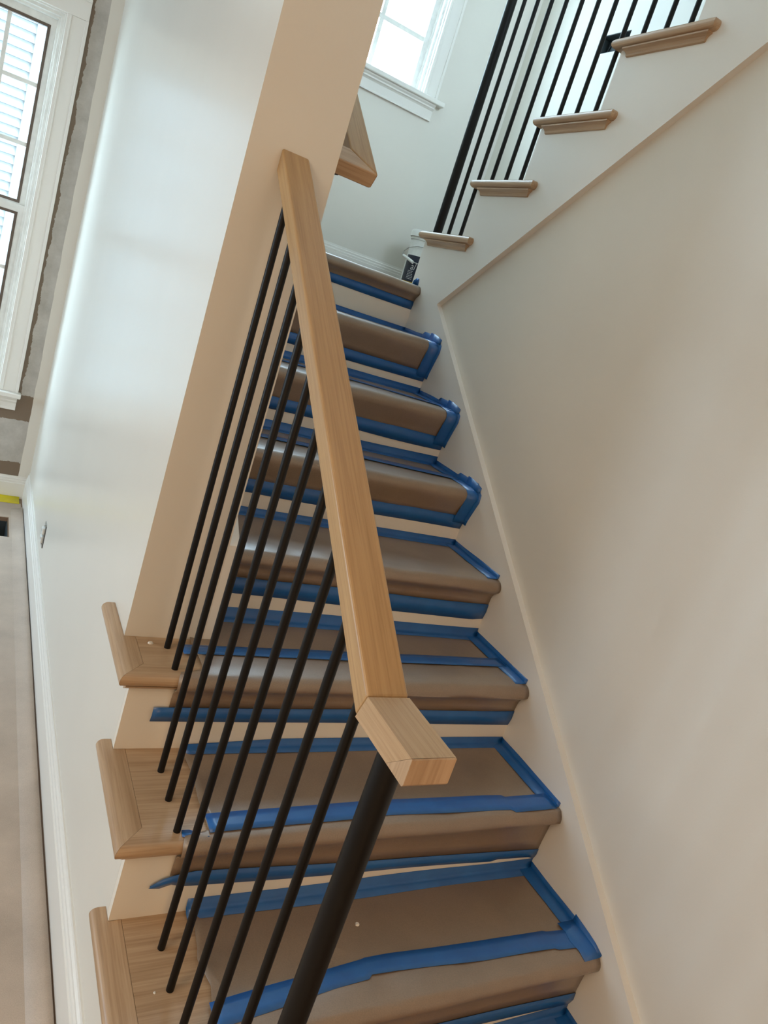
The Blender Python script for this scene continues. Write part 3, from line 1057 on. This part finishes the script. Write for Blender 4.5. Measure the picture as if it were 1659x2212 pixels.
# ------------------------------------------------------------------ electrical fittings
sb = empty('switch_box', (XOUT + 0.03, (SBOX[0] + SBOX[1]) / 2, SBOX[2]))
tag(sb, 'open dark electrical switch box without cover behind the upper balusters', 'switch box')
y0, y1, z0, z1 = SBOX
mm = MB().box(XOUT + 0.055, XOUT + 0.06, y0, y1, z0, z1)
mm.box(XOUT + 0.002, XOUT + 0.06, y0 - 0.001, y0 + 0.003, z0, z1).box(XOUT + 0.002, XOUT + 0.06, y1 - 0.003, y1 + 0.001, z0, z1)
mm.box(XOUT + 0.002, XOUT + 0.06, y0, y1, z0 - 0.001, z0 + 0.003).box(XOUT + 0.002, XOUT + 0.06, y0, y1, z1 - 0.003, z1 + 0.001)
mm.obj('box_shell', M_boxgrey, sb)
for i, yy in enumerate((0.84, 0.90, 0.95)):
    MB().tube([(XOUT + 0.054, yy, z1 - 0.006), (XOUT + 0.03, yy - 0.01, z1 - 0.03), (XOUT + 0.04, yy + 0.015, z0 + 0.03), (XOUT + 0.03, yy, z0 + 0.012)], 0.004, 8).obj('wire', M_black, sb, smooth=60)

oy, oz = 0.552, ZL - 1.435
ot = empty('wall_outlet', (XL, oy, oz - 0.055))
tag(ot, 'white electrical outlet without cover plate low on the long beige wall', 'outlet')
MB().box(XL - 0.003, XL - 0.0005, oy - 0.022, oy + 0.022, oz - 0.053, oz + 0.053).obj('strap', M_steel, ot)
MB().box(XL - 0.0012, XL - 0.0004, oy - 0.031, oy + 0.031, oz - 0.049, oz + 0.047).obj('cutout', M_dark, ot)
for s in (-1, 1):
    fcx = bevel(MB().box(XL - 0.013, XL - 0.003, oy - 0.0165, oy + 0.0165, oz + s * 0.019 - 0.0145, oz + s * 0.019 + 0.0145).obj('receptacle', M_bucket, ot), 0.003)
    for d in (-0.006, 0.006):
        MB().box(XL - 0.0135, XL - 0.0129, oy + d - 0.001, oy + d + 0.001, oz + s * 0.019 - 0.002, oz + s * 0.019 + 0.006).obj('slot', M_dark, fcx)
for s in (-1, 1):
    MB().tube([(XL - 0.003, oy, oz + s * 0.042), (XL - 0.006, oy, oz + s * 0.042)], 0.004, 10).obj('screw', M_steel, ot)

# ------------------------------------------------------------------ floor: paper, vent opening, yellow tape
px0, px1 = XFAR + 0.02, XL - 0.024
fp = slab_with_holes('Z', 0.0, 0.0022, px0, px1, YFRONT + 0.02, YB - 0.09, [(VENT[0] - 0.004, VENT[1] + 0.004, VENT[2] - 0.004, VENT[3] + 0.004)]).obj('floor_paper', M_floorpaper)
tag(fp, 'tan protective paper covering the room floor beside the white baseboard', 'floor paper')
# loose strip of the sheet curling up along the baseboard
rows = []
wv = wav(91, 0.006, 3.0)
for j in range(41):
    t = j / 40
    y = -2.1 + 3.6 * t
    lift = 0.004 + (0.012 * max(0, math.sin((t - 0.45) * 3.1)) if t > 0.45 else 0)
    rows.append([(px1 - 0.05, y, 0.0026), (px1 - 0.012, y, 0.003 + lift * 0.4), (px1 + 0.003 + 0.2 * wv(y), y, 0.0035 + lift)])
strip('curled_edge', fp, rows, M_floorpaper, 0.001)
vt = empty('floor_vent', ((VENT[0] + VENT[1]) / 2, (VENT[2] + VENT[3]) / 2, -0.12))
tag(vt, 'dark uncovered floor vent opening cut through the paper near the back wall', 'vent')
x0, x1, y0, y1 = VENT
mm = MB().box(x0, x1, y0, y1, -0.125, -0.12)
mm.box(x0 + 0.001, x0 + 0.004, y0, y1, -0.12, -0.02).box(x1 - 0.004, x1 - 0.001, y0, y1, -0.12, -0.02)
mm.box(x0, x1, y0 + 0.001, y0 + 0.004, -0.12, -0.02).box(x0, x1, y1 - 0.004, y1 - 0.001, -0.12, -0.02)
mm.obj('duct', M_boxgrey, vt)
rows = []
wv = wav(55, 0.006, 7)
for j in range(31):
    t = j / 30
    x = -3.2 + (-1.075 + 3.2) * t
    rows.append([(x, YB - 0.0175, 0.012 + 0.2 * wv(x)), (x, YB - 0.024, 0.006), (x, YB - 0.06, 0.0045), (x, YB - 0.108 + wv(x), 0.0038)])
yt = strip('yellow_tape', None, rows, M_yellow, 0.0006)
tag(yt, 'yellow tape along the back baseboard at the edge of the floor paper', 'tape')

# ------------------------------------------------------------------ crumbs of plaster on the steps
for (x, y, z, s, lb) in [(-0.992, N(6) + 0.135, Z(6), 0.006, 'tiny pale plaster crumb on the bare oak tread by the wall end'),
                         (-0.553, N(8) + 0.188, Z(8) + 0.003, 0.0055, 'tiny white plaster crumb on the papered lowest full step'),
                         (-0.985, N(8) + 0.12, Z(8), 0.0028, 'speck of white plaster on the lowest bare oak tread end')]:
    bm_ = MB()
    r_ = random.Random(int(s * 1e5))
    v = []
    for a in range(7):
        rr = s * r_.uniform(0.7, 1.1); v.append((x + rr * math.cos(a * 0.9), y + rr * math.sin(a * 0.9), z))
    v2 = [(x + (p[0] - x) * 0.6, y + (p[1] - y) * 0.6, z + s * 0.6) for p in v]
    bm_.add(v + v2, [tuple(range(6, -1, -1)), tuple(range(7, 14))] + [(i, (i + 1) % 7, 7 + (i + 1) % 7, 7 + i) for i in range(7)])
    tag(bm_.obj('plaster_crumb', M_chip), lb, 'debris', 'plaster crumbs on the treads')

# ------------------------------------------------------------------ outside: neighbouring house
YH = 7.0
hs = empty('neighbour_house', (-4.2, YH, -1.0))
tag(hs, 'white clapboard house wall seen through the left window', 'building')
XC = -1.325
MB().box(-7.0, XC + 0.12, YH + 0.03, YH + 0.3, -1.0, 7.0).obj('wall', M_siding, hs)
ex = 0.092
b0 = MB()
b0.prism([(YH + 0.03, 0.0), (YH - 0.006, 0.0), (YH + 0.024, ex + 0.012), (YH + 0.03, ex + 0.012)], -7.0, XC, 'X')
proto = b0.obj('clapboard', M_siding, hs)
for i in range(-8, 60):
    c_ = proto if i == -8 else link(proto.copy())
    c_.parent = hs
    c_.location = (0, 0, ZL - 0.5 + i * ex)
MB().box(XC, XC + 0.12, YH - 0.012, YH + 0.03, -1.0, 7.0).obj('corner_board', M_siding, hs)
MB().box(XFAR - 0.6, XOUT + 0.6, YFRONT - 0.6, YB + 0.55, ZC2 + 0.101, ZC2 + 3.2).obj('roof_sky_blocker', M_siding, kind='structure')  # unseen block added on top to shade the siding opposite from the sky
MB().box(-14, 10, 1.9, 14, -1.15, -1.0).obj('ground', M_ground, kind='structure')
